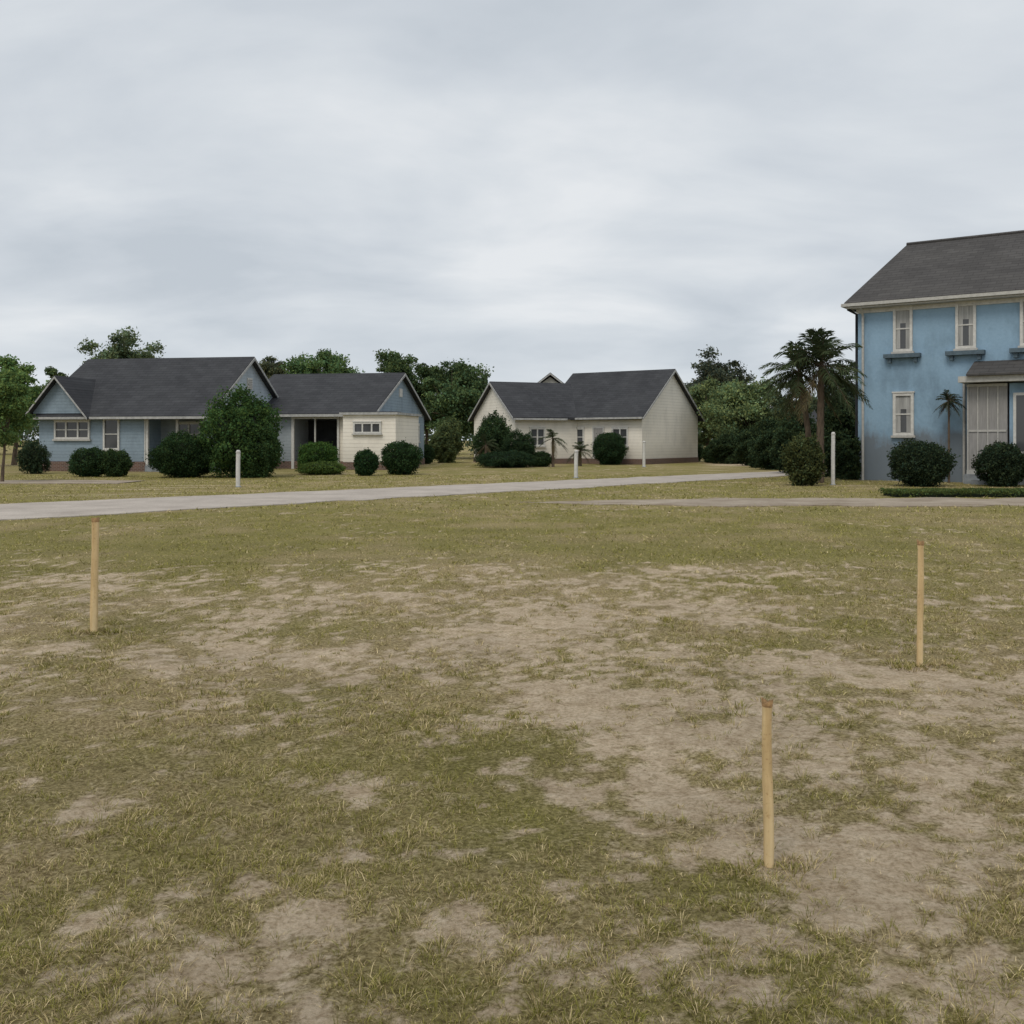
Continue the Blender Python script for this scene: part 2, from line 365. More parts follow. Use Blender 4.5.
me.materials.append(m); g_o=bpy.data.objects.new('ground',me); link(g_o)

# ------------------------------------------------------------ grass blades (one object)
def bladegeo(x,y,l,W,lean,a,c,g,two):
    n=len(x); z=height(x,y)-.003
    hx,hy=np.cos(a)*np.sin(lean),np.sin(a)*np.sin(lean); hz=np.cos(lean)
    b=g.random(n)*np.pi; wx,wy=np.cos(b)*W*.5,np.sin(b)*W*.5
    wv=(.7+.6*g.random(n)); wx=wx*wv; wy=wy*wv
    P=np.stack([x,y,z],1); Wv=np.stack([wx,wy,wx*0],1)
    mid=P+np.stack([hx*l*.5,hy*l*.5,hz*l*.62],1); tip=P+np.stack([hx*l*1.15,hy*l*1.15,hz*l*.85],1)
    if two:
        V=np.stack([P-Wv,P+Wv,mid+Wv*.8,mid-Wv*.8, mid-Wv*.8,mid+Wv*.8,tip+Wv*.12,tip-Wv*.12],1).reshape(-1,3); return V,np.repeat(c,2,axis=0)
    V=np.stack([P-Wv,P+Wv,tip+Wv*.2,tip-Wv*.2],1).reshape(-1,3); return V,c
def gcol(dry,g,n,far=0):
    t=g.random(n)[:,None]
    cg=np.array([.145,.150,.032])*(1-t)+np.array([.39,.355,.105])*t
    cd=np.array([.37,.285,.13])*(1-t)+np.array([.76,.63,.37])*t
    return np.where(dry[:,None],cd,cg)*(.72+.56*g.random((n,1)))
def blades(y0,y1,dens,L,W,g,two=True):
    xm0=y0*.55+.6; xm1=y1*.55+.6
    area=(y1-y0)*(xm0+xm1); n=int(area*dens)
    y=y0+(y1-y0)*g.random(n); xw=y*.55+.6; keep=g.random(n)<xw/xm1; y=y[keep]; xw=xw[keep]
    x=(g.random(len(y))*2-1)*xw
    d,gr=field(x,y); cl=fbm(x*13+3,y*13,3); tuft=sstep(.40,.62,cl)*(.35+.65*sstep(.35,.6,fbm(x*3.1+7,y*3.1+33,3)))
    p=(1-.95*d**.85)*(.22+.78*tuft)
    k=(g.random(len(x))<p)&~path_mask(x,y); x,y,d,gr,tuft=x[k],y[k],d[k],gr[k],tuft[k]; n=len(x)
    l=L*(.4+.9*g.random(n)**1.3)*(.45+1.0*tuft)*(1-.5*d); a=g.random(n)*2*np.pi
    grl=np.clip(gr+.9*(fbm(x*2.5+11,y*2.5+70,3)-.5)+.25*(tuft-.4),0,1)
    dry=g.random(n)< np.clip(.95-.80*grl+.2*d,.12,.96)
    lean=np.where(dry,.75+.7*g.random(n),.35+.9*g.random(n))
    return bladegeo(x,y,l,W,lean,a,gcol(dry,g,n),g,two)
g=np.random.default_rng(5); Vs=[];Cs=[]
for y0,y1,dn,L,W,two in ((2.3,4.2,16000,.026,.0020,True),(4.2,7,9000,.029,.0028,False),(7,12,3600,.036,.0048,False),(12,22,1000,.045,.010,False),(22,46,230,.06,.022,False)):
    V,c=blades(y0,y1,dn,L,W,g,two); Vs.append(V); Cs.append(c)
def clumps(n,y0,y1,per,W,g,L=.055,xy=None):
    if xy is None:
        y=np.exp(np.log(y0)+(np.log(y1)-np.log(y0))*g.random(n)); x=(g.random(n)*2-1)*(y*.55+.5)
        d,gr=field(x,y); q=fbm(x*1.6+5,y*1.6+60,3)
        k=(g.random(n)<(1-.93*d)*(.2+.8*sstep(.38,.62,q))); x,y=x[k],y[k]
    else: x,y=xy
    n=len(x); d,gr=field(x,y); sz=.45+.8*g.random(n)**1.8; dr=g.random(n)<.5-.5*gr
    X=np.repeat(x,per); Y_=np.repeat(y,per); S=np.repeat(sz,per); a=g.random(n*per)*2*np.pi; r=.045*S*g.random(n*per)**.6
    dry=g.random(n*per)<np.where(np.repeat(dr,per),.8,.25)
    l=L*S*(.5+.7*g.random(n*per)); lean=.15+1.1*r/.045/ S*(.6+.5*g.random(n*per))
    return bladegeo(X+np.cos(a)*r,Y_+np.sin(a)*r,l,W,lean,a,gcol(dry,g,n*per)*.82,g,True)
V,c=clumps(7000,2.4,5.5,24,.0021,g,.044); Vs.append(V); Cs.append(c)
V,c=clumps(8000,5.5,13,16,.004,g,.050); Vs.append(V); Cs.append(c)
for px,py in ((768,862),(94,634),(920,666)):
    x0,y0=G(px,py); n=30; aa=g.random(n)*6.28; rr=.03+.11*g.random(n)
    V,c=clumps(0,0,0,26,.003 if y0<5 else .005,g,.055,xy=(x0+np.cos(aa)*rr*1.6,y0+np.sin(aa)*rr)); Vs.append(V); Cs.append(c)
V=np.concatenate(Vs); C=np.concatenate(Cs); print('blades',len(C))
npmesh('grass',V,4,C,M['grass'])

# ------------------------------------------------------------ roads
def strip(name,L,Rr,mat,z=.02):
    mb=MB(); n=len(L); i=mb.mi(mat)
    for (a,b_) in zip(L,Rr): mb.v+=[(a[0],a[1],z),(b_[0],b_[1],z),(a[0],a[1],-.05),(b_[0],b_[1],-.05)]
    for k in range(n-1):
        q=k*4
        mb.f+=[(q,q+1,q+5,q+4),(q,q+4,q+6,q+2),(q+1,q+3,q+7,q+5)]; mb.m+=[i]*3
    return mb.build(name)
def roadmat(name,c0,c1):
    m,nt,b=newmat(name); n1=noise(nt,.8,8,.65); n2=noise(nt,30,5,.7)
    r=ramp(nt,n1.outputs[0],[(.3,c0),(.65,c1)]); r2=ramp(nt,n2.outputs[0],[(.3,(.75,.75,.75)),(.7,(1.1,1.1,1.1))])
    nt.links.new(mixc(nt,1,r.outputs[0],r2.outputs[0],'MULTIPLY'),b.inputs['Base Color']); bump(nt,b,n2.outputs[0],.4,.01); b.inputs['Specular IOR Level'].default_value=.1; return m
rm=roadmat('pale_worn_road',(.37,.325,.285),(.52,.465,.41)); pm=roadmat('dusty_path',(.24,.19,.14),(.43,.365,.29))
X=np.linspace(-60,20,700); j1=.9*(fbm(X*1.3,X*0+2,6)-.5); j2=1.1*(fbm(X*1.3,X*0+8,6)-.5)
strip('road',list(zip(X,far_line(X)+j1)),list(zip(X,near_line(X)+j2)),rm)
X=np.linspace(.2,60,600); t=np.clip((X-.2)/4.5,0,1); hw=.15+1.35*t; jj=1.3*(fbm(X*1.1,X*0+5,6)-.5); jk=1.3*(fbm(X*1.1,X*0+15,6)-.5)
strip('path',list(zip(X,25.4+.02*X+hw+jj)),list(zip(X,25.4+.02*X-hw+jk)),pm)
X=np.linspace(-60,-14.3,80); strip('driveway',list(zip(X,39.1-.05*(X+14)+.2*np.sin(X))),list(zip(X,36.3-.05*(X+14))),pm,.024)

# ------------------------------------------------------------ buildings
def roof_gable(mb,x0,x1,D,ze,zr,o=.45,t=.16,mat=None,axis='x',y0=0,fascia=True):
    s=(zr-ze)/(D/2); P=[(y0-o,ze-o*s),(y0+D/2,zr),(y0+D+o,ze-o*s)]
    prof=[(P[0][0],P[0][1]),(P[1][0],P[1][1]),(P[2][0],P[2][1]),(P[2][0],P[2][1]+t),(P[1][0],P[1][1]+t*1.05),(P[0][0],P[0][1]+t)]
    mb.prism(prof,x0,x1,mat,axis)
    if fascia:
        f=[(a,z-.03) for a,z in prof[:3]]+[(a,z-.05) for a,z in prof[3:]]
        mb.prism(f,x0-.04,x0-.003,M['rake'],axis); mb.prism(f,x1+.003,x1+.04,M['rake'],axis)
def gable_wall(mb,x0,x1,D,ze,zr,mat,axis='x',y0=0,z0=0):
    mb.prism([(y0,z0),(y0+D,z0),(y0+D,ze),(y0+D/2,zr),(y0,ze)],x0,x1,mat,axis)
def window(name,parent,c,w,h,z,face='front',at=0,mul=1,sill=None,curtain=False,frame=.09,bars=True):
    mb=MB()
    def bx(a0,a1,p0,p1,z0,z1,m):
        if face=='front': mb.box(a0,a1,at-p1,at-p0,z0,z1,m)
        else: mb.box(at+p0,at+p1,a0,a1,z0,z1,m)
    a0,a1=c-w/2,c+w/2; f=frame
    bx(a0,a0+f,0,.09,z,z+h,M['white']); bx(a1-f,a1,0,.09,z,z+h,M['white'])
    bx(a0+f,a1-f,0,.085,z,z+f,M['white']); bx(a0+f,a1-f,0,.085,z+h-f,z+h,M['white'])
    bx(a0+f,a1-f,.0,.02,z+f,z+h-f,M['glass'])
    if bars:
        bx(a0+f,a1-f,.02,.05,z+h*.5-.025,z+h*.5+.025,M['white'])
    for k in range(1,mul):
        xx=a0+w*k/mul; bx(xx-.04,xx+.04,.021,.08,z+f,z+h-f,M['white'])
    if curtain:
        iw=(w-2*f); bx(a0+f,a0+f+iw*.3,.02,.028,z+f+.02,z+h-f-.02,M['curtain']); bx(a1-f-iw*.3,a1-f,.02,.028,z+f+.02,z+h-f-.02,M['curtain'])
        bx(a0+f+iw*.3,a1-f-iw*.3,.02,.026,z+h*.62,z+h-f-.02,M['curtain'])
    bx(a0-.06,a1+.06,0,.14,z-.09,z-.003,sill or M['offwhite'])
    bx(a0-.03,a1+.03,0,.11,z+h+.003,z+h+.06,sill or M['white'])
    return mb.build(name,parent)

def local_origin(fr,th,L):
    return (fr[0]-math.cos(th)*L, fr[1]+math.sin(th)*L,0)

# --- A : long blue bungalow
L,D,ze,zr=9.3,9.8,2.95,6.0; th=R(10)
A=empty('blue_bungalow',local_origin((-15.25,50),th,L),-th)
mb=MB()
mb.box(0,L-.2,1.6,D,.45,ze,M['greyblue']); mb.box(0,5.9,0,1.597,.45,ze,M['blue'])
gable_wall(mb,L-.2,L,D,ze,zr,M['paleblue'],z0=.45); gable_wall(mb,.003,.2,D,ze+.003,zr,M['blue'],z0=ze+.003)
gable_wall(mb,-.35,3.0,3.0,3.0,4.75,M['blue'],axis='y',y0=-.1,z0=ze+.006)
mb.build('walls',A)
mb=MB(); mb.box(-.04,5.94,-.04,1.55,0,.5,M['brick']); mb.box(-.04,L+.04,1.553,D+.04,0,.49,M['brick']); mb.box(5.943,L+.04,-.04,1.55,0,.3,M['conc']); mb.build('foundation',A)
mb=MB(); roof_gable(mb,-.4,L+.3,D,ze,zr,.5,.16,M['roof']); roof_gable(mb,-.75,4.2,3.0,3.0,4.75,.30,.12,M['roof'],'y',-.1)
mb.box(-.4,L+.3,-.60,-.52,ze-.30,ze-.18,M['rake']); mb.tube([(7.2,6.2,5.0),(7.2,6.2,5.9)],[.06,.06],M['grey'],8); mb.build('roof',A)
mb=MB(); mb.box(5.95,6.08,.02,.15,.3,ze-.05,M['white']); mb.box(5.903,5.947,-.02,.2,.45,ze-.08,M['white']); mb.box(7.6,7.72,.02,.15,.3,ze-.05,M['offwhite']); mb.build('porch_posts',A)
window('window_1',A,1.9,2.0,.95,1.65,mul=3); window('window_2',A,4.1,.9,1.6,1.1)
window('window_3',A,7.5,1.3,1.2,1.3,at=1.6,mul=2)
window('window_4',A,4.9,1.1,1.2,1.2,face='end',at=L); window('window_5',A,7.9,1.0,1.2,1.2,face='end',at=L)
mb=MB(); mb.box(L,L+.05,4.6,5.2,4.4,5.0,M['white']); [mb.box(L+.05,L+.07,4.65,5.15,4.45+.1*k,4.49+.1*k,M['grey']) for k in range(5)]; mb.build('gable_vent',A)

# --- B : second blue wing with cream annexe
L,D,ze,zr=8.0,11.0,3.12,5.5
B=empty('blue_bungalow',local_origin((-7.7,55),th,L),-th)
mb=MB()
mb.box(0,L-.2,2.6,D,.4,ze,M['greyblue']); mb.box(0,3.4,0,2.597,.4,ze,M['greyblue']); mb.box(6.1,L-.2,0,2.597,.4,ze,M['cream'])
mb.box(3.403,6.097,2.3,2.59,.4,ze-.4,M['dark'])  # near-black slab: shade of the open carport put into its colour
gable_wall(mb,L-.2,L,D,ze,zr,M['blue'],z0=.4)
mb.box(6.83,9.77,-1.41,-.003,.4,2.95,M['cream']); mb.box(8.003,9.77,0,3.2,.4,2.95,M['cream'])
mb.build('walls',B)
mb=MB(); mb.box(-.04,6.7,-.04,D,0,.42,M['brick']); mb.box(6.703,8.04,.003,D+.04,0,.41,M['brick']); mb.box(6.79,9.81,-1.45,3.24,0,.415,M['brick']); mb.build('foundation',B)
mb=MB(); roof_gable(mb,-.1,L+.3,D,ze,zr,.5,.16,M['roof']); mb.box(-.1,L+.3,-.60,-.52,ze-.24,ze-.10,M['rake'])
mb.box(6.68,9.92,-1.6,-.62,2.953,3.08,M['rake']); mb.box(8.42,9.92,-.617,3.35,2.953,3.08,M['rake']); mb.box(6.75,9.85,-1.53,-.63,3.083,3.12,M['roof']); mb.build('roof',B)
mb=MB(); mb.box(3.35,3.5,-.1,.05,0,ze-.1,M['white']); mb.box(4.7,4.78,-.1,-.02,0,ze-.1,M['offwhite']); mb.box(6.02,6.14,-.1,-.003,0,ze-.1,M['white']); mb.box(3.4,6.1,-.12,-.04,ze-.35,ze-.12,M['white']); mb.build('porch_posts',B)
window('window_1',B,8.2,1.55,.6,1.95,at=-1.41,mul=3,bars=False)
window('window_2',B,6.0,1.2,1.1,1.5,face='end',at=L,mul=2); window('window_3',B,9.0,1.2,1.1,1.5,face='end',at=L,mul=2)
mb=MB(); mb.box(L,L+.05,5.2,5.8,4.2,4.7,M['white']); mb.build('gable_vent',B)

# --- C : cream cottage
th=R(35); L,D,ze,zr=7.6,8.6,3.25,6.3
C_=empty('cream_cottage',local_origin((8.45,65),th,L),-th)
mb=MB(); mb.box(.2,L-.2,0,D,.35,ze,M['cream']); gable_wall(mb,L-.197,L,D,ze,zr,M['cream'],z0=.35); gable_wall(mb,0,.197,D,ze,zr,M['cream'],z0=.35)
mb.build('walls',C_)
mb=MB(); mb.box(-.04,L+.04,-.04,D+.04,0,.36,M['brick']); mb.build('foundation',C_)
mb=MB(); roof_gable(mb,-.3,L+.3,D,ze,zr,.45,.16,M['roof']); mb.box(-.3,L+.3,-.56,-.48,ze-.28,ze-.16,M['rake']); mb.build('roof',C_)
window('window_1',C_,2.6,1.3,1.2,1.2,mul=2); window('window_2',C_,6.0,1.2,1.2,1.2,mul=2)
mb=MB(); mb.box(3.9,4.8,-.06,0,.36,2.5,M['white']); mb.box(4.0,4.7,-.08,-.06,.45,2.4,M['grey']); mb.build('door',C_)
ph=R(23)
W_=empty('wing',(0,0,0),0); W_.parent=C_
ow=Vector((.2,66,0))-Vector(C_.location); a=th; W_.location=(ow.x*math.cos(a)-ow.y*math.sin(a),ow.x*math.sin(a)+ow.y*math.cos(a),0); W_.rotation_euler=(0,0,ph+th)
L,D,ze,zr=7.9,7.6,3.2,5.5
mb=MB(); mb.box(.2,L,0,D,.35,ze,M['cream']); gable_wall(mb,0,.197,D,ze,zr,M['cream'],z0=.35); mb.build('wing_walls',W_)
mb=MB(); mb.box(-.04,L,-.04,D+.04,0,.355,M['brick']); mb.build('wing_foundation',W_)
mb=MB(); roof_gable(mb,-.3,L,D,ze,zr,.4,.16,M['roof']); mb.box(-.3,3.6,-.52,-.44,ze-.28,ze-.16,M['rake']); mb.build('wing_roof',W_)
window('wing_window',W_,1.6,1.1,1.2,1.2,mul=2)
E=empty('grey_roof_house',(.9,84,0),0)
mb=MB(); gable_wall(mb,0,6,4.6,5.2,6.9,M['offwhite'],axis='y'); roof_gable(mb,-.4,6.4,4.6,5.3,7.1,.4,.15,M['roof3'],'y'); mb.build('walls_and_roof',E)

# --- small white house behind the palms
Wh=empty('white_cottage',(20.2,76,0),R(-12)); L,D,ze,zr=6,7,2.9,4.6
mb=MB(); mb.box(.2,L-.2,0,D,0,ze,M['cream']); gable_wall(mb,L-.197,L,D,ze,zr,M['cream']); gable_wall(mb,0,.197,D,ze,zr,M['cream']); mb.build('walls',Wh)
mb=MB(); roof_gable(mb,-.4,L+.4,D,ze,zr,.4,.15,M['roof']); mb.build('roof',Wh); window('window_1',Wh,1.6,1.0,1.3,1.1,mul=2); window('window_2',Wh,4.2,1.0,1.3,1.1,mul=2)

# --- two storey blue house
th=R(35); L,D,ze,zr=14.0,11.0,7.15,10.05
H=empty('blue_two_storey_house',(13.84,40,0),-th)
mb=MB(); mb.box(0,L-.25,0,D,0,ze,M['stucco']); gable_wall(mb,L-.247,L,D,ze,zr,M['stucco']); mb.build('walls',H)
mb=MB(); i=mb.mi(M['roof2']); o=.5; zb=ze-.26; t=.17; HX=.55
b0=[(-.40,-o),(L+.45,-o),(L+.45,D+o),(-.40,D+o)]
mb.v=[(x,y,zb) for x,y in b0]+[(x,y,zb+t) for x,y in b0]+[(HX,D/2,zr+t),(L+.45,D/2,zr+t),(HX,D/2,zr),(L+.45,D/2,zr)]
mb.f=[(4,5,9,8),(7,4,8),(6,7,8,9),(0,1,5,4),(3,0,4,7),(2,3,7,6),(0,10,11,1),(3,10,0),(2,11,10,3),(1,11,9,5),(11,2,6,9)]; mb.m=[i]*len(mb.f)
mb.box(-.40,L+.45,-.62,-.515,zb+.0,zb+.12,M['offwhite']); mb.box(-.50,-.405,-.6,D+.5,zb,zb+.12,M['offwhite']); mb.box(-.35,L+.4,-.51,-.003,zb-.07,zb-.01,M['offwhite']); mb.box(-.05,L+.05,-.06,-.003,ze-.50,zb-.075,M['white'])
mb.tube([(HX,D/2,zr+t+.01),(L+.45,D/2,zr+t+.01)],[.09,.09],M['roof2'],6); mb.build('roof',H)
for k,s in enumerate((1.73,4.0,6.2,8.5,10.8)):
    window('upper_window_%d'%(k+1),H,s,.72,1.78,5.05,curtain=True,frame=.10)
    mb=MB(); mb.box(s-.68,s+.68,-.30,-.003,4.80,4.955,M['sill']); mb.box(s-.55,s-.42,-.2,-.003,4.62,4.797,M['sill']); mb.box(s+.42,s+.55,-.2,-.003,4.62,4.797,M['sill']); mb.build('sill_%d'%(k+1),H)
window('lower_window',H,1.75,.78,1.65,1.78,curtain=True,frame=.11)
mb=MB()
mb.tube([(.22,-.10,0),(.22,-.10,ze-.6),(.22,-.45,ze-.30)],[.05]*3,M['offwhite'],8); mb.tube([(3.95,-.09,0),(3.95,-.09,4.0)],[.05]*2,M['offwhite'],8)
mb.tube([(-.12,.25,0),(-.12,.25,ze-.5),(-.30,-.3,ze-.34)],[.06]*3,M['dark'],8)
mb.build('downpipes',H)
mb=MB(); mb.box(4.15,9.4,-1.3,-.003,.0,.34,M['conc']); mb.box(4.5,5.7,-1.8,-1.303,0,.17,M['conc']); mb.build('porch_step',H)
mb=MB(); 
mb.box(4.2,5.55,-.9,-.003,.343,3.65,M['grey'])
for k in range(4): 
    x=4.22+.335*k; mb.box(x,x+.04,-.94,-.903,.36,3.6,M['offwhite'])
mb.box(4.2,5.56,-.96,-.903,3.55,3.65,M['offwhite']); mb.box(4.2,5.56,-.955,-.903,.345,.5,M['offwhite']); mb.box(4.24,5.52,-.935,-.903,1.9,1.97,M['offwhite'])
mb.box(5.62,9.3,-.9,-.003,.343,3.65,M['stucco'])
mb.build('porch_shutters',H)
mb=MB(); mb.box(4.0,9.6,-1.45,-.003,3.70,3.92,M['offwhite']); mb.prism([(-1.6,3.923),(-.004,3.923),(-.004,4.55),(-1.6,3.99)],4.3,9.6,M['roof2']); mb.build('porch_roof',H)
mb=MB(); mb.box(5.75,6.6,-.96,-.903,1.1,3.3,M['white']); mb.box(5.85,6.5,-.975,-.963,1.2,3.2,M['glass']); mb.box(7.2,8.3,-.96,-.903,.4,3.0,M['white']); mb.box(7.3,8.2,-.975,-.963,.5,2.9,M['dark']); mb.build('porch_door_and_window',H)

# ------------------------------------------------------------ wooden stakes
def wood():
    m,nt,b=newmat('weathered_wood'); n=noise(nt,14,7,.6,(1,1,.09)); n2=noise(nt,3.5,4,.6); n3=noise(nt,60,4,.6)
    r=ramp(nt,n.outputs[0],[(.28,(.42,.28,.13)),(.5,(.66,.49,.26)),(.72,(.82,.66,.40))]); r2=ramp(nt,n2.outputs[0],[(.3,(.80,.77,.72)),(.6,(1,1,1))])
    c=mixc(nt,.9,r.outputs[0],r2.outputs[0],'MULTIPLY'); r3=ramp(nt,n3.outputs[0],[(.32,(.6,.5,.4)),(.42,(1,1,1))]); c=mixc(nt,.6,c,r3.outputs[0],'MULTIPLY')
    nt.links.new(c,b.inputs['Base Color']); bump(nt,b,n.outputs[0],.6,.004); b.inputs['Roughness'].default_value=.75; return m
wm=wood(); dk=plain('darkened_end_grain',(.34,.21,.10),.35,60,.9,.5)
def stake(px,py,h,r,lean,seed,flare,dz=0):
    X,Y=G(px,py); z0=float(height(np.array([X]),np.array([Y]))[0])
    g=np.random.default_rng(seed); mb=MB(); n=34; seg=20; bend=g.normal(size=2)*.0015
    mb.mats=[wm,dk]; h=h-z0
    hh=h+.12
    for k in range(n):
        t=k/(n-1); z=-.12+hh*t; rr=r*(1.04-.10*t)*(1+.03*math.sin(t*9+seed)+.015*g.normal())
        for nd in (.27,.58,.83):
            rr*=1+.07*math.exp(-((t-nd)/.012)**2)
        if t>.955: rr*=1+flare*(t-.955)/.045
        for j in range(seg):
            a=2*math.pi*j/seg; q=rr*(1+.06*math.cos(2*a+seed)+.035*math.sin(5*a+seed*2)+.01*g.normal())
            zz=z+(.006*math.sin(2*a+seed)+.004*g.normal() if k==n-1 else 0)
            mb.v.append((math.cos(a)*q+lean*z+bend[0]*math.sin(t*6),math.sin(a)*q+bend[1]*math.sin(t*5),zz))
    for k in range(n-1):
        for j in range(seg):
            mb.f.append((k*seg+j,k*seg+(j+1)%seg,(k+1)*seg+(j+1)%seg,(k+1)*seg+j)); mb.m.append(1 if k>=n-2 and flare>.1 else 0)
    b=len(mb.v); mb.v.append((lean*h,0,h-.004))
    for j in range(seg): mb.f.append(((n-1)*seg+j,(n-1)*seg+(j+1)%seg,b)); mb.m.append(1)
    o=mb.build('wooden_stake',None,True); o.location=(X,Y,z0)
    return o
stake(768,857,.60,.0205,-.001,3,.24)
stake(94,634,.955,.028,.012,5,.12)
stake(920,666,.885,.021,.004,8,.30)

# ------------------------------------------------------------ white posts
def post(px,py,top,wpx,seed):
    X,Y=G(px,py); h=(py-top)*Y/1000; r=wpx*Y/2000
    mb=MB()
    mb.tube([(0,0,-.1),(0,0,h*.5),(.01,0,h-.04),(.01,0,h)],[r,r*.97,r*.95,r*.6],M['white'],12); mb.tube([(.01,0,h-.10),(.01,0,h-.06)],[r*1.12,r*1.12],M['offwhite'],12)
    mb.tube([(0,0,-.02),(0,0,.03)],[r*1.7,r*1.4],M['conc'],12)
    o=mb.build('white_post'); o.location=(X,Y,0)
post(238,487,450,4.5,1); post(576,478,450,4,2); post(644,467,441,3,3); post(833,485,432,4,4)

# ------------------------------------------------------------ shrubs
def B2(px,py,wpx,top,name='shrub',seed=1,**k):
    X,Y=G(px,py); w=wpx*Y/1000; h=(py-top)*Y/1000
    return bush(name,X,Y+w*.3,w,h,seed=seed,**k)
B2(86,477,38,449,seed=1,base=(.026,.046,.02)); B2(111,477,30,451,seed=2,base=(.03,.05,.02))
B2(179,478,64,436,seed=3,base=(.022,.04,.016)); B2(316,474,40,444,seed=5,base=(.04,.075,.02)); B2(318,475,46,462,seed=15,base=(.06,.09,.025))
B2(365,476,24,451,seed=6,base=(.022,.045,.018)); B2(400,475,38,443,seed=7,base=(.024,.045,.018))
B2(236,478,72,396,'large_shrub',4,base=(.04,.072,.024),rough=.16,leaf=.11)
B2(255,478,40,425,'shrub',44,base=(.036,.062,.024),rough=.2)
B2(808,486,36,441,seed=8,base=(.05,.06,.025),rough=.2,leaf=.09); B2(928,487,58,443,seed=9,base=(.024,.036,.02)); B2(1008,487,46,445,seed=10,base=(.024,.036,.02)); B2(1062,487,46,446,seed=11,base=(.024,.036,.02))
B2(493,466,34,420,seed=12,base=(.03,.05,.022),rough=.25,leaf=.1); B2(520,467,30,434,seed=13,base=(.025,.042,.02),rough=.2); B2(540,467,26,452,seed=14); B2(505,468,50,452,seed=16,base=(.02,.035,.018),rough=.2)
B2(611,465,31,433,seed=17,base=(.022,.04,.018))
B2(446,463,30,424,seed=20,base=(.07,.09,.04),rough=.25,leaf=.12); B2(425,464,18,446,seed=21)
B2(694,462,20,444,seed=22); B2(712,463,16,446,seed=23)
for k,(px,py,wp,tp) in enumerate(((735,464,40,436),(760,466,36,430),(780,470,40,425),(800,474,40,420),(845,478,40,405),(768,468,30,440),(852,480,26,440))):
    B2(px,py,wp,tp,'garden_shrub',60+k,base=(.028,.043,.021),rough=.3,leaf=.12)
B2(30,474,26,444,'garden_shrub',80,base=(.03,.045,.025),rough=.25)
g=np.random.default_rng(9); n=30000
P=np.stack([10.6+12*g.random(n),27.8+1.3*g.random(n),.17*g.random(n)**.4],1); P[:,2]+=.05*fbm(P[:,0]*3,P[:,1]*3,2)
P[:,1]+=.25*(fbm(P[:,0]*2,P[:,0]*0+4,3)-.5)
hd=empty('dark_grass_strip'); npmesh('leaves',leafquads(P,np.full(n,.06),None,1,.5,g),4,leafcols(n,(.10,.135,.045),g,.4,.15,P,3),M['leaf'],hd)  # low leafy band standing in for a darker strip of grass
mb=MB(); mb.box(10.75,22.5,27.95,28.95,0,.08,M['core']); mb.build('dark_core',hd)  # flat dark core added under the leaves

# ------------------------------------------------------------ palms
def palm(px,py,top,seed,nfr=30,fl=1.9,tr=.13,dx=0,name='palm_tree',h=None,loc=None,col=(.066,.088,.044)):
    X,Y=loc or G(px,py); h=h or 1.6+(440-top)*Y/1000; g=np.random.default_rng(seed); e=empty(name,(X,Y,0))
    mb=MB(); pts=[];rad=[]
    for k in range(26):
        t=k/25; pts.append((dx*t**1.6,0,-.1+(h+.1)*t)); rad.append(tr*(1.25-.35*t)*(1+.12*(k%2)))
    mb.tube(pts,rad,M['bark'],10); top_=np.array([dx,0,h])
    Vs=[];Cs=[]
    for i in range(nfr):
        az=g.random()*2*np.pi; el=R(82)-R(132)*((i+.5)/nfr)**.95; ln=fl*(.75+.4*g.random())
        d=np.array([math.cos(az)*math.cos(el),math.sin(az)*math.cos(el),math.sin(el)])
        ts=np.linspace(0,1,30); sag=(.42 if el>0 else .35)*ln
        C0=top_+d*ln*ts[:,None]; C0[:,2]-=sag*ts**2.3
        tan=unit(np.gradient(C0,axis=0)); side=unit(np.cross(tan,np.array([0,0,1.]))+1e-6); up=np.cross(side,tan)
        mb.tube([tuple(p) for p in C0[::6]],list(np.linspace(.022,.006,len(C0[::6]))),M['bark'],4,False)
        ll=ln*.30*np.sin(np.pi*(ts*.84+.14))**.8
        for sg in (-1,1):
            dirv=unit(tan*1.0+side*sg*.8+up*.25-np.array([0,0,.25])+g.normal(size=tan.shape)*.16)
            a=C0[3:]; L_=ll[3:,None]; dv=dirv[3:]; wv=tan[3:]*.030*fl/1.8
            mid=a+dv*L_*.5; tip=a+dv*L_; tip[:,2]-=.25*L_[:,0]
            Vs.append(np.stack([a-wv*.5,a+wv*.5,mid+wv,mid-wv, mid-wv,mid+wv,tip+wv*.1,tip-wv*.1],1).reshape(-1,3))
            dead= i>=nfr-3
            b=(.12,.10,.055) if dead else col
            Cs.append(np.repeat(leafcols(len(a),b,g,.35,.08),2,axis=0))
    mb.build('trunk',e,True); npmesh('fronds',np.concatenate(Vs),4,np.concatenate(Cs),M['leaf'],e)
palm(820,483,366,1,36,2.0,.12,.05); palm(812,482,372,3,30,1.8,.10,-.5)
palm(580,466,0,5,20,.95,.09,0,'small_palm',.9); palm(553,467,0,6,16,1.0,.07,0,'small_palm',1.7); palm(486,467,0,7,16,1.0,.08,0,'small_palm',1.3)
palm(0,0,0,8,34,.62,.035,0,'small_palm',3.05,loc=(13.84+.819*3.55-.574*.75,40-.574*3.55-.819*.75),col=(.045,.06,.034))

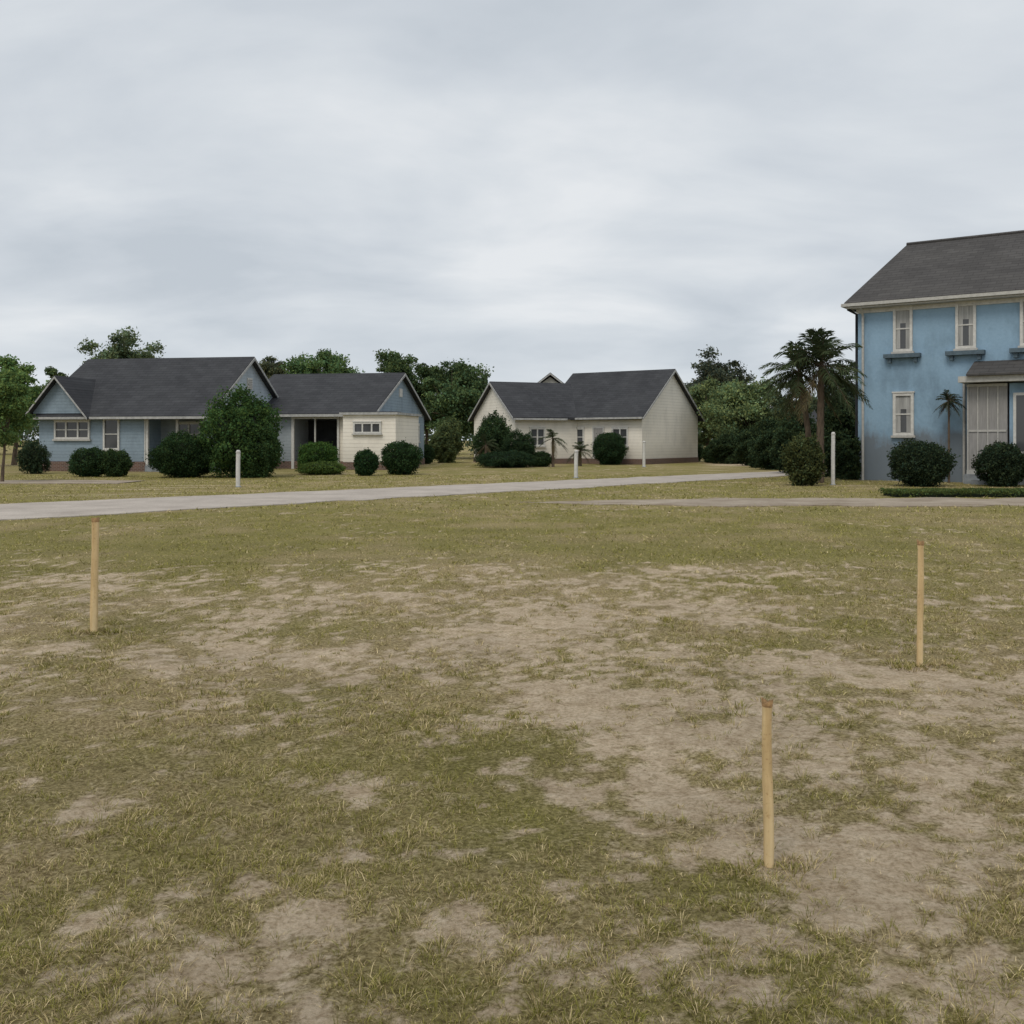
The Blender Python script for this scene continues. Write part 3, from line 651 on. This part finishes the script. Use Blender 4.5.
# ------------------------------------------------------------ trees
def T(px,top,bot,wpx,Y,**k):
    X=(px-512)*Y/1000; H_=1.6+(440-top)*Y/1000; c0=1.6+(440-bot)*Y/1000
    return tree(k.pop('name','broadleaf_tree'),X,Y,H_,wpx*Y/1000,max(1.2,c0),crown0=max(.6,c0),**k)
T(124,325,385,98,76,seed=1,base=(.06,.09,.042),n=10000,leaf=.22,sparse=.6,nblob=30)
T(318,348,400,84,80,seed=2,base=(.05,.09,.032),n=16000,leaf=.22)
T(268,350,400,50,82,seed=3,base=(.055,.072,.036),n=8000,leaf=.22)
T(397,342,440,70,86,seed=4,base=(.045,.075,.028),n=20000,leaf=.24,nblob=40)
T(452,352,445,96,84,seed=5,base=(.042,.072,.028),n=28000,leaf=.24,nblob=60)
T(425,358,440,74,88,seed=15,base=(.045,.075,.028),n=18000,leaf=.24)
T(480,362,440,50,92,seed=16,base=(.04,.066,.03),n=12000,leaf=.26)
T(718,344,430,78,88,seed=6,base=(.038,.052,.031),n=18000,leaf=.24,nblob=50,gain=2.0)
T(706,374,455,60,74,seed=7,base=(.08,.115,.045),n=15000,leaf=.2)
T(748,373,455,100,70,seed=8,base=(.070,.105,.042),n=26000,leaf=.2,nblob=50)
T(792,372,460,56,62,seed=9,base=(.05,.072,.034),n=11000,leaf=.18)
T(846,345,470,60,58,seed=10,base=(.032,.048,.027),n=16000,leaf=.16,nblob=44,gain=1.9)
T(14,352,440,74,64,seed=11,base=(.06,.105,.032),n=22000,leaf=.2,nblob=44)
T(52,364,420,40,74,seed=12,base=(.05,.08,.03),n=8000,leaf=.22)
T(-24,350,440,66,60,seed=13,base=(.055,.095,.03),n=16000,leaf=.2)
T(2,370,450,72,38,seed=14,base=(.058,.10,.03),n=19000,leaf=.11,trunkr=.055,nblob=34,name='young_tree')
g=np.random.default_rng(77); bl=[]
for x in np.arange(-110,110,2.2):
    h=4.8+3.0*vn(np.array([x*.13+50]),np.array([3.3]))[0]
    for k in range(5): bl.append((x+g.normal()*1.5,112+g.normal()*5,h*(.25+.7*k/5),2.1,2.1,1.3))
n=90000; P,dv,_=crown_leaves(bl,n,g,.25); P=P[P[:,2]>-.2]
npmesh('distant_trees',leafquads(P,np.full(len(P),.42),None,1,.6,g),4,leafcols(len(P),(.06,.082,.048),g,P=P,sc=.35,gain=1.6),M['leaf'])
